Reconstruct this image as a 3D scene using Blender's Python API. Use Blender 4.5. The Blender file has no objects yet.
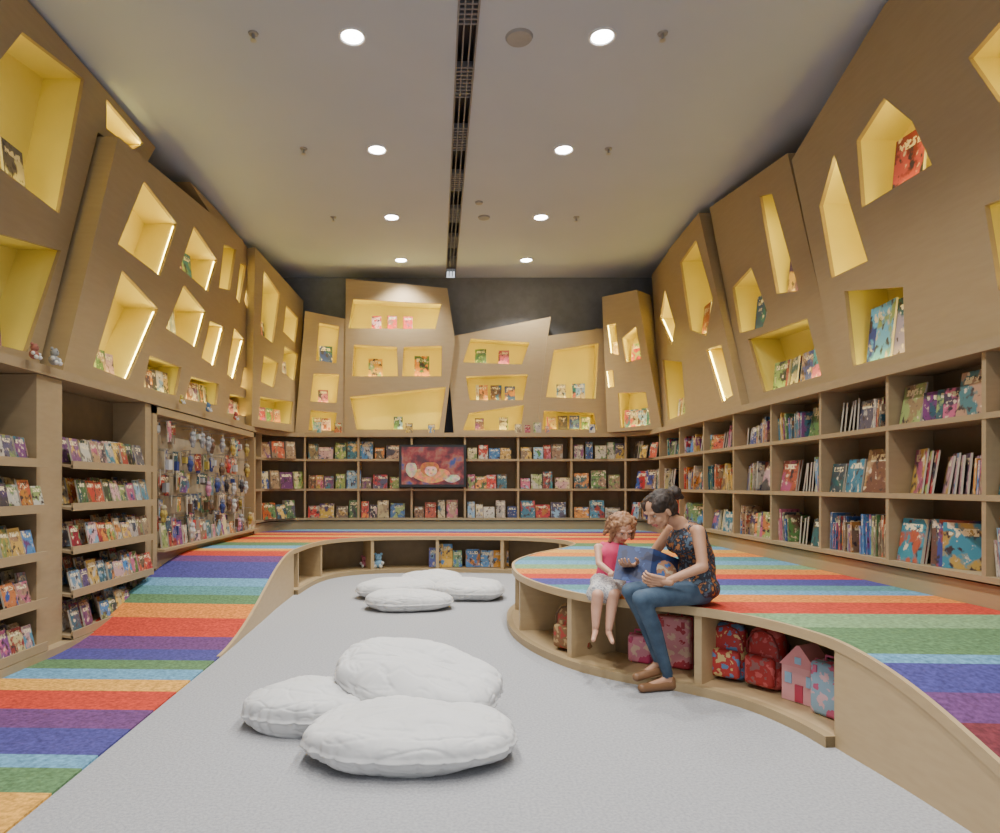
import bpy, bmesh, math, random
import numpy as np
from mathutils import Vector, Matrix, noise
from mathutils.geometry import tessellate_polygon
random.seed(7)
scene=bpy.context.scene
COL=scene.collection

# ------------------------------------------------------------------ materials
def new_mat(name):
    m=bpy.data.materials.new(name); m.use_nodes=True
    nt=m.node_tree; b=nt.nodes['Principled BSDF']
    return m,nt,b
def mat(name,c,rough=0.6,c2=None,scale=8,stretch=(1,1,1),bump=0.0,bscale=None,emit=None,estr=0,metal=0,detail=4,space='Object'):
    m,nt,b=new_mat(name)
    b.inputs['Base Color'].default_value=(*c,1); b.inputs['Roughness'].default_value=rough; b.inputs['Metallic'].default_value=metal
    tc=nt.nodes.new('ShaderNodeTexCoord'); mp=nt.nodes.new('ShaderNodeMapping'); mp.inputs['Scale'].default_value=stretch
    nt.links.new(tc.outputs[space],mp.inputs['Vector'])
    if c2 is None: c2=tuple(x*0.88 for x in c)
    n=nt.nodes.new('ShaderNodeTexNoise'); n.inputs['Scale'].default_value=scale; n.inputs['Detail'].default_value=detail
    nt.links.new(mp.outputs[0],n.inputs['Vector'])
    r=nt.nodes.new('ShaderNodeValToRGB'); r.color_ramp.elements[0].position=.35; r.color_ramp.elements[1].position=.65
    r.color_ramp.elements[0].color=(*c2,1); r.color_ramp.elements[1].color=(*c,1)
    nt.links.new(n.outputs['Fac'],r.inputs[0]); nt.links.new(r.outputs[0],b.inputs['Base Color'])
    if bump:
        n2=nt.nodes.new('ShaderNodeTexNoise'); n2.inputs['Scale'].default_value=bscale or scale*4; n2.inputs['Detail'].default_value=3
        nt.links.new(mp.outputs[0],n2.inputs['Vector'])
        bp=nt.nodes.new('ShaderNodeBump'); bp.inputs['Strength'].default_value=bump; bp.inputs['Distance'].default_value=.01
        nt.links.new(n2.outputs['Fac'],bp.inputs['Height']); nt.links.new(bp.outputs[0],b.inputs['Normal'])
    if emit:
        b.inputs['Emission Color'].default_value=(*emit,1); b.inputs['Emission Strength'].default_value=estr
    return m
M_wood=mat('wood_panel',(.37,.272,.145),.5,(.35,.255,.134),3,(1.5,1.5,10))
M_shelf=mat('wood_shelf',(.36,.267,.15),.5,(.335,.248,.138),3,(3,3,10))
M_trim=mat('wood_trim',(.47,.345,.19),.45,(.44,.32,.175),4,(2,2,8))
M_dark=mat('wood_dark',(.2,.145,.08),.6)  # dark wood for the back panels of bench, bookcase and rack
M_lin=mat('niche_lining',(.80,.68,.19),.6,(.77,.65,.175),3)
M_led=mat('led_strip',(1,.9,.5),.5,emit=(1,.82,.20),estr=42)
M_ceil=mat('ceiling_paint',(.43,.475,.56),.85,(.415,.46,.545),1.2)
M_wall=mat('wall_dark_grey',(.19,.195,.21),.8)
M_floor=mat('carpet_grey',(.41,.415,.435),.95,(.31,.315,.335),70,bump=.6,bscale=200)
M_black=mat('black_plastic',(.015,.015,.017),.35)
M_metal=mat('metal_grey',(.45,.45,.46),.35,metal=.8)
M_white=mat('white_plastic',(.8,.8,.8),.4)
M_lamp=mat('lamp_lens',(1,1,1),.5,emit=(1,.99,.96),estr=30)
M_bean=mat('white_canvas',(.62,.62,.62),.85,(.58,.58,.58),5,bump=.3,bscale=14)

def stripes(name,stops,y0,y1):
    m,nt,b=new_mat(name)
    g=nt.nodes.new('ShaderNodeNewGeometry'); sx=nt.nodes.new('ShaderNodeSeparateXYZ')
    nt.links.new(g.outputs['Position'],sx.inputs[0])
    a=nt.nodes.new('ShaderNodeMath'); a.operation='MULTIPLY_ADD'; a.inputs[1].default_value=.03
    nt.links.new(sx.outputs['X'],a.inputs[0]); nt.links.new(sx.outputs['Y'],a.inputs[2])
    mr=nt.nodes.new('ShaderNodeMapRange'); mr.inputs['From Min'].default_value=y0; mr.inputs['From Max'].default_value=y1
    nt.links.new(a.outputs[0],mr.inputs['Value'])
    r=nt.nodes.new('ShaderNodeValToRGB'); cr=r.color_ramp; cr.interpolation='CONSTANT'
    cr.elements[0].position=0; cr.elements[0].color=(*stops[0][1],1)
    cr.elements.remove(cr.elements[1])
    for y,c in stops[1:]:
        e=cr.elements.new((y-y0)/(y1-y0)); e.color=(*c,1)
    nt.links.new(mr.outputs[0],r.inputs[0])
    n=nt.nodes.new('ShaderNodeTexNoise'); n.inputs['Scale'].default_value=45; n.inputs['Detail'].default_value=6
    nt.links.new(g.outputs['Position'],n.inputs['Vector'])
    mm=nt.nodes.new('ShaderNodeMapRange'); mm.inputs['From Min'].default_value=.3; mm.inputs['From Max'].default_value=.7; mm.inputs['To Min'].default_value=.55; mm.inputs['To Max'].default_value=1.25
    nt.links.new(n.outputs['Fac'],mm.inputs['Value'])
    mx=nt.nodes.new('ShaderNodeVectorMath'); mx.operation='SCALE'
    nt.links.new(r.outputs[0],mx.inputs[0]); nt.links.new(mm.outputs[0],mx.inputs['Scale'])
    nt.links.new(mx.outputs[0],b.inputs['Base Color']); b.inputs['Roughness'].default_value=.95
    bp=nt.nodes.new('ShaderNodeBump'); bp.inputs['Strength'].default_value=.3; bp.inputs['Distance'].default_value=.004
    nt.links.new(n.outputs['Fac'],bp.inputs['Height']); nt.links.new(bp.outputs[0],b.inputs['Normal'])
    return m
RED=(.52,.045,.02);ORG=(.68,.22,.03);YEL=(.68,.35,.06);GRN=(.10,.20,.085);LGR=(.20,.33,.16);LBL=(.13,.31,.46);TEA=(.09,.25,.26);IND=(.06,.055,.24);PUR=(.13,.045,.16);MAR=(.17,.028,.04)
SL=[(0,RED),(.5,IND),(1.0,LBL),(1.3,GRN),(1.6,PUR),(1.9,RED),(2.45,YEL),(2.83,GRN),(3.05,LBL),(3.25,IND),(3.6,PUR),(3.9,RED),(4.25,YEL),(4.5,LBL),(4.75,GRN),(5.0,IND),(5.3,PUR),(5.6,RED),(6.0,ORG),(6.3,GRN),(6.55,TEA),(6.75,LBL),(6.95,IND),(7.45,PUR),(7.7,RED),(8.0,ORG),(8.3,YEL),(8.6,LBL)]
SR=[(0,IND),(.6,RED),(1.2,GRN),(1.6,ORG),(1.9,RED),(2.2,MAR),(2.72,PUR),(2.93,IND),(3.17,LBL),(3.28,GRN),(3.78,LGR),(4.18,RED),(4.6,ORG),(4.88,LBL),(5.1,TEA),(5.35,IND),(5.7,RED),(6.0,ORG),(6.35,LGR),(6.75,LBL),(7.1,TEA),(7.5,ORG),(7.9,YEL),(8.3,LBL),(8.7,GRN),(9.2,ORG),(9.7,RED),(10.2,YEL),(10.5,RED),(10.8,ORG),(11.1,PUR),(11.5,LBL)]
M_rl=stripes('rainbow_carpet_l',SL,0,13)
M_rr=stripes('rainbow_carpet_r',SR,0,13)

def cover_mat():
    m,nt,b=new_mat('book_covers'); L=nt.links.new; N=nt.nodes.new
    a=N('ShaderNodeAttribute'); a.attribute_name='Col'; a2=N('ShaderNodeAttribute'); a2.attribute_name='Col2'
    uv=N('ShaderNodeUVMap'); sx=N('ShaderNodeSeparateXYZ'); L(uv.outputs[0],sx.inputs[0])
    off=N('ShaderNodeVectorMath'); off.operation='MULTIPLY_ADD'; off.inputs[1].default_value=(37,53,71); L(a2.outputs['Color'],off.inputs[0]); L(uv.outputs[0],off.inputs[2])
    n=N('ShaderNodeTexNoise'); n.inputs['Scale'].default_value=1.8; n.inputs['Detail'].default_value=4; L(off.outputs[0],n.inputs['Vector'])
    n3=N('ShaderNodeTexNoise'); n3.inputs['Scale'].default_value=4.5; n3.inputs['Detail'].default_value=4; L(off.outputs[0],n3.inputs['Vector'])
    r1=N('ShaderNodeMapRange'); r1.inputs['From Min'].default_value=.50; r1.inputs['From Max'].default_value=.56; L(n.outputs['Fac'],r1.inputs['Value'])
    m1=N('ShaderNodeMix'); m1.data_type='RGBA'; L(r1.outputs[0],m1.inputs[0]); L(a.outputs['Color'],m1.inputs[6]); L(a2.outputs['Color'],m1.inputs[7])
    r2=N('ShaderNodeMapRange'); r2.inputs['From Min'].default_value=.61; r2.inputs['From Max'].default_value=.66; L(n3.outputs['Fac'],r2.inputs['Value'])
    m2=N('ShaderNodeMix'); m2.data_type='RGBA'; L(r2.outputs[0],m2.inputs[0]); L(m1.outputs[2],m2.inputs[6]); m2.inputs[7].default_value=(.65,.52,.36,1)
    r4=N('ShaderNodeMapRange'); r4.inputs['From Min'].default_value=.43; r4.inputs['From Max'].default_value=.36; L(n3.outputs['Fac'],r4.inputs['Value'])
    m4=N('ShaderNodeMix'); m4.data_type='RGBA'; L(r4.outputs[0],m4.inputs[0]); L(m2.outputs[2],m4.inputs[6]); m4.inputs[7].default_value=(.05,.035,.04,1)
    w=N('ShaderNodeTexNoise'); w.inputs['Scale'].default_value=10; L(off.outputs[0],w.inputs['Vector'])
    t0=N('ShaderNodeMath'); t0.operation='GREATER_THAN'; t0.inputs[1].default_value=.48; L(w.outputs['Fac'],t0.inputs[0])
    t1=N('ShaderNodeMath'); t1.operation='COMPARE'; t1.inputs[1].default_value=.8; t1.inputs[2].default_value=.08; L(sx.outputs['Y'],t1.inputs[0])
    t2=N('ShaderNodeMath'); t2.operation='COMPARE'; t2.inputs[1].default_value=.5; t2.inputs[2].default_value=.36; L(sx.outputs['X'],t2.inputs[0])
    t3=N('ShaderNodeMath'); t3.operation='MULTIPLY'; L(t1.outputs[0],t3.inputs[0]); L(t2.outputs[0],t3.inputs[1])
    t4=N('ShaderNodeMath'); t4.operation='MULTIPLY'; L(t3.outputs[0],t4.inputs[0]); L(t0.outputs[0],t4.inputs[1])
    m3=N('ShaderNodeMix'); m3.data_type='RGBA'; L(t4.outputs[0],m3.inputs[0]); L(m4.outputs[2],m3.inputs[6]); m3.inputs[7].default_value=(.75,.65,.4,1)
    L(m3.outputs[2],b.inputs['Base Color']); b.inputs['Roughness'].default_value=.35
    return m
M_cover=cover_mat()
m,nt,b=new_mat('colour_plain'); at=nt.nodes.new('ShaderNodeAttribute'); at.attribute_name='Col'; nt.links.new(at.outputs['Color'],b.inputs['Base Color']); b.inputs['Roughness'].default_value=.45
M_col=m
M_page=mat('paper_pages',(.55,.5,.4),.8)

# ------------------------------------------------------------------ builders
def link(o,parent=None):
    COL.objects.link(o)
    if parent: o.parent=parent
    return o
def empty(name,loc=(0,0,0),rz=0):
    e=bpy.data.objects.new(name,None); e.location=loc; e.rotation_euler=(0,0,rz); e.empty_display_size=.1
    return link(e)
class MB:
    def __init__(s): s.v=[];s.f=[];s.m=[];s.c=[];s.uv=[]
    def quad(s,pts,mi=0,col=(1,1,1),uv=None):
        b=len(s.v); s.v+= [tuple(p) for p in pts]; s.f.append(tuple(range(b,b+len(pts)))); s.m.append(mi); s.c.append(col)
        s.uv.append(uv or [(0,0),(1,0),(1,1),(0,1)][:len(pts)] if len(pts)<=4 else [(0,0)]*len(pts))
    def hexa(s,p,mi=0,col=(1,1,1)):
        for a in ((0,1,5,4),(1,2,6,5),(2,3,7,6),(3,0,4,7),(4,5,6,7),(3,2,1,0)):
            s.quad([p[i] for i in a],mi,col)
    def box(s,x0,x1,y0,y1,z0,z1,mi=0,col=(1,1,1)):
        s.hexa([(x0,y0,z0),(x1,y0,z0),(x1,y1,z0),(x0,y1,z0),(x0,y0,z1),(x1,y0,z1),(x1,y1,z1),(x0,y1,z1)],mi,col)
    def obox(s,o,r,d,u,w,t,h,mi=0,col=(1,1,1)):
        o=Vector(o);P=[]
        for k in (0,h):
            for a,bb in ((-w/2,0),(w/2,0),(w/2,t),(-w/2,t)):
                P.append(o+r*a+d*bb+u*k)
        s.hexa(P,mi,col)
    def add(s,vs,fs,mi=0,col=(1,1,1)):
        b=len(s.v); s.v+=[tuple(v) for v in vs]
        for f in fs:
            s.f.append(tuple(i+b for i in f)); s.m.append(mi); s.c.append(col); s.uv.append([(0,0)]*len(f))
    def obj(s,name,mats,parent=None,smooth=False,weld=False):
        me=bpy.data.meshes.new(name); me.from_pydata(s.v,[],s.f)
        for mt in mats: me.materials.append(mt)
        me.polygons.foreach_set('material_index',s.m)
        ca=me.color_attributes.new('Col','FLOAT_COLOR','CORNER'); ca2=me.color_attributes.new('Col2','FLOAT_COLOR','CORNER'); me.uv_layers.new(name='UVMap')
        cc=[];uu=[];c2=[]
        for f,c,u in zip(s.f,s.c,s.uv):
            for i in range(len(f)):
                cc+= [c[0],c[1],c[2],1.0]; c2+=[c[-3],c[-2],c[-1],1.0]; uu+=[u[i][0],u[i][1]]
        me.color_attributes['Col'].data.foreach_set('color',cc); me.color_attributes['Col2'].data.foreach_set('color',c2); me.uv_layers['UVMap'].data.foreach_set('uv',uu)
        if smooth: me.polygons.foreach_set('use_smooth',[True]*len(me.polygons))
        me.update()
        return link(bpy.data.objects.new(name,me),parent)

def catmull(P,n=8):
    out=[]
    for i in range(len(P)-1):
        p0=Vector(P[max(i-1,0)]);p1=Vector(P[i]);p2=Vector(P[i+1]);p3=Vector(P[min(i+2,len(P)-1)])
        for k in range(n):
            t=k/n
            out.append(.5*((2*p1)+(p2-p0)*t+(2*p0-5*p1+4*p2-p3)*t*t+(3*p1-p0-3*p2+p3)*t**3))
    out.append(Vector(P[-1])); return out
def normals(path):
    N=[]
    for i in range(len(path)):
        a=path[max(i-1,0)];b=path[min(i+1,len(path)-1)]; t=(b-a).normalized(); N.append(Vector((t.y,-t.x)))
    return N
def sweep(mb,path,o0,o1,z0,z1,mi=0,caps=True):
    N=normals(path); f=lambda z,p: z(p) if callable(z) else z
    R=[]
    for p,n in zip(path,N):
        a=p+n*o0;b=p+n*o1
        R.append([(a.x,a.y,f(z0,p)),(b.x,b.y,f(z0,p)),(b.x,b.y,f(z1,p)),(a.x,a.y,f(z1,p))])
    for i in range(len(R)-1):
        for k in range(4):
            j=(k+1)%4
            mb.quad([R[i][k],R[i+1][k],R[i+1][j],R[i][j]],mi)
    if caps: mb.quad(R[0],mi); mb.quad(R[-1][::-1],mi)
def arc(cx,cy,r,a0,a1,n=10):
    return [Vector((cx+r*math.cos(math.radians(a0+(a1-a0)*i/n)),cy+r*math.sin(math.radians(a0+(a1-a0)*i/n)))) for i in range(n+1)]
def resample(path,step):
    L=[0]
    for i in range(1,len(path)): L.append(L[-1]+(path[i]-path[i-1]).length)
    out=[];s=0
    while s<=L[-1]+1e-6:
        i=max(1,min(len(L)-1,int(np.searchsorted(L,s)))); t=(s-L[i-1])/max(1e-9,L[i]-L[i-1])
        out.append(path[i-1].lerp(path[i],t)); s+=step
    return out

PH=.55
def sst(t): t=max(0,min(1,t)); return t*t*(3-2*t)
zL=lambda y: .012+ (PH-.012)*sst((y-5.2)/3.0)
zR=lambda y: .012+ (PH-.012)*sst((y-1.2)/2.3)

# ------------------------------------------------------------------ room shell
CZ=5.3
mb=MB(); mb.box(-4.0,4.25,-3,12.8,-.1,0); mb.obj('floor',[M_floor])
mb=MB(); mb.box(-4.0,-3.9,-3,12.8,0,CZ); mb.obj('wall_left',[M_wall])
mb=MB(); mb.box(4.15,4.25,-3,12.8,0,CZ); mb.obj('wall_right',[M_wall])
mb=MB(); mb.box(-3.9,4.15,12.7,12.8,0,CZ); mb.obj('wall_back',[M_wall])
mb=MB()
def sx(y): return .16-(y-5.4)*.02
ya,yb=-3,12.8
w=.085
for (xa0,xa1,xb0,xb1) in (((-4.0),sx(ya)-w,-4.0,sx(yb)-w),(sx(ya)+w,4.25,sx(yb)+w,4.25)):
    mb.hexa([(xa0,ya,CZ),(xa1,ya,CZ),(xb1,yb,CZ),(xb0,yb,CZ),(xa0,ya,CZ+.15),(xa1,ya,CZ+.15),(xb1,yb,CZ+.15),(xb0,yb,CZ+.15)])
mb.box(-4,4.25,ya,yb,CZ+.15,CZ+.2,1)
mb.obj('ceiling',[M_ceil,M_black])
mb=MB()
for k in (-1,1):
    a=w*k
    mb.hexa([(sx(ya)+a-.008,ya,CZ-.012),(sx(ya)+a+.008,ya,CZ-.012),(sx(yb)+a+.008,yb-.15,CZ-.012),(sx(yb)+a-.008,yb-.15,CZ-.012),(sx(ya)+a-.008,ya,CZ+.1),(sx(ya)+a+.008,ya,CZ+.1),(sx(yb)+a+.008,yb-.15,CZ+.1),(sx(yb)+a-.008,yb-.15,CZ+.1)])
y=2.0
i=0
while y<12.4:
    x=sx(y)
    if (i//9)%2==0:
        mb.box(x-w,x+w,y,y+.02,CZ+.01,CZ+.07)
    y+=.06; i+=1
for k in (-.03,.03):
    mb.hexa([(sx(ya)+k-.006,ya,CZ+.0),(sx(ya)+k+.006,ya,CZ),(sx(yb)+k+.006,yb-.15,CZ),(sx(yb)+k-.006,yb-.15,CZ),(sx(ya)+k-.006,ya,CZ+.05),(sx(ya)+k+.006,ya,CZ+.05),(sx(yb)+k+.006,yb-.15,CZ+.05),(sx(yb)+k-.006,yb-.15,CZ+.05)])
mb.obj('ceiling_vent_grille',[mat('grille_grey',(.22,.22,.23),.5,metal=.2)])

def disc(mb,x,y,z0,z1,r0,r1,mi,n=28):
    for i in range(n):
        a=2*math.pi*i/n;b=2*math.pi*(i+1)/n
        P=lambda r,an,z:(x+r*math.cos(an),y+r*math.sin(an),z)
        if r0==0: mb.quad([P(r1,a,z0),P(r1,b,z0),(x,y,z0)],mi)
        else: mb.quad([P(r0,a,z0),P(r1,a,z1),P(r1,b,z1),P(r0,b,z0)],mi)
def downlight(x,y,power):
    e=empty('ceiling_downlight',(x,y,CZ))
    mb=MB(); disc(mb,0,0,-.012,-.012,.105,.118,0); disc(mb,0,0,-.012,0,.118,.122,0); disc(mb,0,0,-.004,-.012,.095,.105,0)
    mb.obj('trim_ring',[M_white],e)
    mb=MB(); disc(mb,0,0,-.004,-.004,0,.098,0); mb.obj('lens',[M_lamp],e)
    ld=bpy.data.lights.new('spot','SPOT'); ld.energy=power; ld.spot_size=math.radians(115); ld.spot_blend=.8; ld.shadow_soft_size=.07; ld.color=(1,.97,.91)
    lo=bpy.data.objects.new('spot',ld); lo.location=(0,0,-.05); link(lo,e)
for y in (-.05,1.92,3.9,5.87,7.85,9.83,11.7):
    for x in (-.86,1.34):
        downlight(x,y,350)
def ceil_dev(name,x,y,r,h,m_):
    mb=MB(); disc(mb,x,y,CZ-h,CZ-h,0,r,0,20); disc(mb,x,y,CZ-h,CZ,r,r*1.12,0,20)
    mb.obj(name,[m_])
M_grey=mat('device_grey',(.3,.3,.3),.5)
for nm,x,y,r in (('ceiling_speaker',.61,5.88,.11),('smoke_detector',.50,9.83,.08),('smoke_detector',.405,9.31,.05)):
    ceil_dev(nm,x,y,r,.02,M_grey)
for k in range(3):
    for x in (-1.72,1.86):
        yy=5.83+k*2.0
        mb=MB(); disc(mb,x,yy,CZ-.01,CZ,.04,.045,0,16); disc(mb,x,yy,CZ-.01,CZ-.01,0,.04,0,16)
        mb.box(x-.01,x+.01,yy-.01,yy+.01,CZ-.06,CZ-.01,1); disc(mb,x,yy,CZ-.065,CZ-.06,.002,.028,1,12); disc(mb,x,yy,CZ-.065,CZ-.065,0,.028,1,12)
        mb.obj('fire_sprinkler',[M_grey,M_metal])

# ------------------------------------------------------------------ platform
FP=[(2.08,.9),(2.05,1.6),(2.03,2.4),(2.02,2.9),(1.99,3.3),(1.95,3.68),(1.82,4.05),(1.55,4.38),(1.18,4.64),(.9,4.98),(.68,5.55),(.60,6.2),(.68,7.0),(1.0,7.8),(1.5,8.6),(1.7,9.2),(1.5,9.85),(.95,10.2),(.2,10.32),(-.8,10.28),(-1.35,10.1),(-1.72,9.7),(-1.88,9.1),(-1.92,8.2)]
fpath=catmull(FP,6)
lpath=catmull([(-1.92,8.2),(-1.90,7.4),(-1.85,6.4),(-1.80,5.2)],8)
WX0,WX1=-3.2,3.47
wall_r=[Vector((WX1,1.46+.96*i*.5)) for i in range(20)]+[Vector((WX1,11.25))]
wall_full=wall_r+arc(WX1-.7,11.3,.7,0,90)[0:]+[Vector((2.0,12.0)),Vector((0,12.0)),Vector((-1.5,12.0))]+arc(WX0+.7,11.3,.7,90,180)+[Vector((WX0,10.95))]
mb=MB()
ys=[-2,5.2]+[5.2+3.0*i/24 for i in range(1,25)]
def exL(y):
    if y<=5.2: return -1.80+(5.2-y)*.03
    for i in range(len(lpath)-1):
        a,b=lpath[i+1],lpath[i]
        if a.y<=y<=b.y+1e-6: return a.x+(b.x-a.x)*(y-a.y)/max(1e-6,b.y-a.y)
    return -1.92
for a,b in zip(ys[:-1],ys[1:]):
    mb.quad([(WX0-.02,a,zL(a)),(exL(a),a,zL(a)),(exL(b),b,zL(b)),(WX0-.02,b,zL(b))],0)
    if b<=5.21: mb.quad([(exL(a),a,0),(exL(a),a,.012),(exL(b),b,.012),(exL(b),b,0)],0)
rp=[]
for p in fpath:
    if p.y<=3.44 and p.x>1.9: rp.append(p)
    else: break
mb.quad([(2.12,-2,.012),(WX1+.03,-2,.012),(WX1+.03,.9,.012),(2.08,.9,.012)],1)
for a,b in zip(rp[:-1],rp[1:]):
    mb.quad([(a.x,a.y,zR(a.y)),(WX1+.03,a.y,zR(a.y)),(WX1+.03,b.y,zR(b.y)),(b.x,b.y,zR(b.y))],1)
rest=fpath[len(rp)-1:]
outer=[Vector((WX0-.02,8.2))]+[p+n*.03 for p,n in list(zip(wall_full,normals(wall_full)))[::-1] if p.y>rest[0].y+.05]+[Vector((WX1+.03,rest[0].y))]
poly=[Vector((p.x,p.y,0)) for p in rest]+[Vector((p.x,p.y,0)) for p in outer]
tr=tessellate_polygon([poly])
mb.add([(p.x,p.y,zR(p.y) if p.y<3.5 and p.x>0 else PH) for p in poly],tr,1)
mb.obj('rainbow_carpet',[M_rl,M_rr])

bench=MB()
zt=lambda p:(zR(p.y) if p.x>0 and p.y<3.69 else (zL(p.y) if p.x<-1 and p.y<8.2 else PH))+.006
allp=fpath+lpath[1:]
sweep(bench,allp,-.005,.020,lambda p:max(0,zt(p)-.055),zt,0)
sweep(bench,rp,.0,.03,0,lambda p:max(.002,zt(p)-.055),0)
sweep(bench,lpath,.0,.03,0,lambda p:max(.002,zt(p)-.055),0)
openp=fpath[len(rp)-1:]
sweep(bench,openp,0.02,.5,PH-.05,PH-.03,0)
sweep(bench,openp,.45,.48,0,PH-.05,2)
sweep(bench,openp,-.05,.46,0,.055,0)
sweep(bench,openp,-.055,.0,0,.058,1)
op=resample(openp,1.0)
for j,p in enumerate(op):
    i=min(range(len(openp)),key=lambda k:(openp[k]-p).length); n=normals(openp)[i]
    t=Vector((-n.y,n.x)); P=[]
    for z in (.05,PH-.05):
        for a,bb in ((-.025,.012),(.025,.012),(.025,.46),(-.025,.46)):
            q=p+t*a+n*bb; P.append((q.x,q.y,z))
    bench.hexa(P,0)
bench.obj('curved_bench_platform',[M_trim,M_wood,M_dark])

# ------------------------------------------------------------------ shelving along walls
sh=MB()
wp=wall_full
counter=wall_full+[Vector((WX0,7.0)),Vector((WX0,3)),Vector((WX0,.5))]
sweep(sh,counter,-.03,.6,2.215,2.29,0)
for z in (1.78,1.245,.717): sweep(sh,wp,0,.36,z,z+.04,0)
sweep(sh,wp,.035,.36,0,.70,1)
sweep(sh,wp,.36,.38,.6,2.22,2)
dv=resample(wp,.96)
N_=normals(wp)
def nearn(p):
    i=min(range(len(wp)),key=lambda k:(wp[k]-p).length); return N_[i]
bays=[]
for j,p in enumerate(dv):
    n=nearn(p); t=Vector((-n.y,n.x)); P=[]
    for z in (.72,2.22):
        for a,bb in ((-.018,.005),(.018,.005),(.018,.36),(-.018,.36)):
            q=p+t*a+n*bb; P.append((q.x,q.y,z))
    sh.hexa(P,0)
    if j<len(dv)-1: bays.append((p,dv[j+1]))
sh.box(WX0-.36,WX0,10.9,10.98,.3,2.22,0)
sh.obj('wall_bookcase',[M_shelf,M_wood,M_dark])

stiles=[(1.4,1.6),(3.1,3.4),(5.16,5.5),(7.0,7.14)]
rk=MB()
for a,b in stiles: rk.box(WX0-.34,WX0,a,b,0,2.21,0)
rk.box(WX0-.38,WX0-.34,.8,7.14,0,2.21,1)
rk.box(WX0-.34,WX0+.10,1.4,7.1,.0,.07,0)
RZ=(1.50,1.15,.79,.43,.09)
rbays=[(1.6,3.1),(3.4,5.16),(5.5,7.0)]
for a,b in rbays:
    for z in RZ:
        rk.hexa([(WX0-.34,a,z+.05),(WX0+.09,a,z-.01),(WX0+.09,b,z-.01),(WX0-.34,b,z+.05),(WX0-.34,a,z+.07),(WX0+.09,a,z+.012),(WX0+.09,b,z+.012),(WX0-.34,b,z+.07)],0)
        rk.box(WX0+.075,WX0+.092,a,b,z-.015,z+.05,0)
rk.obj('magazine_display_rack',[M_shelf,M_dark])

# ------------------------------------------------------------------ books
PAL=[(.5,.035,.03),(.5,.09,.03),(.6,.22,.04),(.6,.38,.07),(.6,.5,.25),(.09,.2,.06),(.25,.33,.1),(.04,.2,.27),(.03,.07,.25),(.05,.19,.42),(.22,.38,.52),(.2,.05,.2),(.5,.12,.2),(.55,.32,.33),(.5,.47,.4),(.04,.04,.05),(.18,.09,.045),(.35,.22,.12),(.02,.1,.12),(.28,.02,.03),(.07,.06,.12),(.42,.38,.32),(.25,.17,.1)]
Z=Vector((0,0,1))
def rc():
    c=random.choice(PAL); k=random.uniform(.6,1.1); return tuple(min(1,x*k+random.uniform(0,.03)) for x in c)
def book(mb,o,r,d,w,h,t,lean=0,roll=0,yaw=0,col=None):
    col=col or rc(); r=Vector(r).to_3d();d=Vector(d).to_3d()
    col=tuple(col[:3])+rc()
    if yaw:
        q=Matrix.Rotation(yaw,3,'Z'); r=q@r; d=q@d
    u=(Z*math.cos(lean)+d*math.sin(lean)); d2=(d*math.cos(lean)-Z*math.sin(lean))
    if roll:
        q=Matrix.Rotation(roll,3,d2); r=q@r; u=q@u
    o=Vector(o)
    P=[]
    for k in (0,h):
        for a,bb in ((-w/2,0),(w/2,0),(w/2,t),(-w/2,t)): P.append(o+r*a+d2*bb+u*k)
    mb.quad([P[0],P[1],P[5],P[4]],0,col)
    mb.quad([P[2],P[3],P[7],P[6]],0,col)
    mb.quad([P[4],P[5],P[6],P[7]],1,col)
    mb.quad([P[1],P[2],P[6],P[5]],0 if t>w else 1,col); mb.quad([P[3],P[0],P[4],P[7]],0 if t>w else 1,col)
    mb.quad([P[3],P[2],P[1],P[0]],1,col)
def fill(mb,p0,p1,z,hmax,depth=.3,dens=.95):
    v=(p1-p0); L=v.length; r=v.normalized(); d=Vector((-r.y,r.x))
    s=.04
    while s<L-.12:
        if random.random()>dens: s+=random.uniform(.05,.15); continue
        kind=random.choice(['face','spine','spine','fan','fan','face'])
        if kind=='spine':
            n=random.randint(4,9); roll=random.uniform(-.12,.12); same=rc() if random.random()<.25 else None
            for i in range(n):
                w=random.uniform(.014,.035); h=random.uniform(.60,.95)*hmax
                if s+w>L-.03: break
                q=p0+r*(s+w/2)+d*random.uniform(.05,.09)
                book(mb,(q.x,q.y,z),r,d,w,h,.2,0,roll,0,same); s+=w+.002
            s+=.02
        elif kind=='fan':
            n=random.randint(3,5); yw=random.choice((-1,1))*random.uniform(.3,.7); cc=rc() if random.random()<.2 else None
            h=random.uniform(.7,.98)*hmax; w=h*random.uniform(.68,.85)
            st=random.uniform(.045,.075)
            if s+w*.85>L: s+=.1; continue
            for i in range(n):
                if s+w*.8+i*st>L: break
                q=p0+r*(s+w*.42+i*st)+d*(.12)
                book(mb,(q.x,q.y,z),r,d,w,h*random.uniform(.9,1),.012,random.uniform(.05,.15),0,yw,cc)
            s+=w*.8+i*st
        else:
            h=random.uniform(.65,1.0)*hmax; w=h*random.choice((.7,.75,.8,.9))
            if s+w>L-.01: s+=.08; continue
            q=p0+r*(s+w/2)+d*random.uniform(.05,.12)
            for kk in range(random.randint(1,3)):
                q2=q+d*kk*.018
                book(mb,(q2.x,q2.y,z),r,d,w,h,.014,random.uniform(.12,.2),0,random.uniform(-.06,.06),None)
            s+=w+random.uniform(.005,.03)
bk=MB();bkb=MB()
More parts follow.
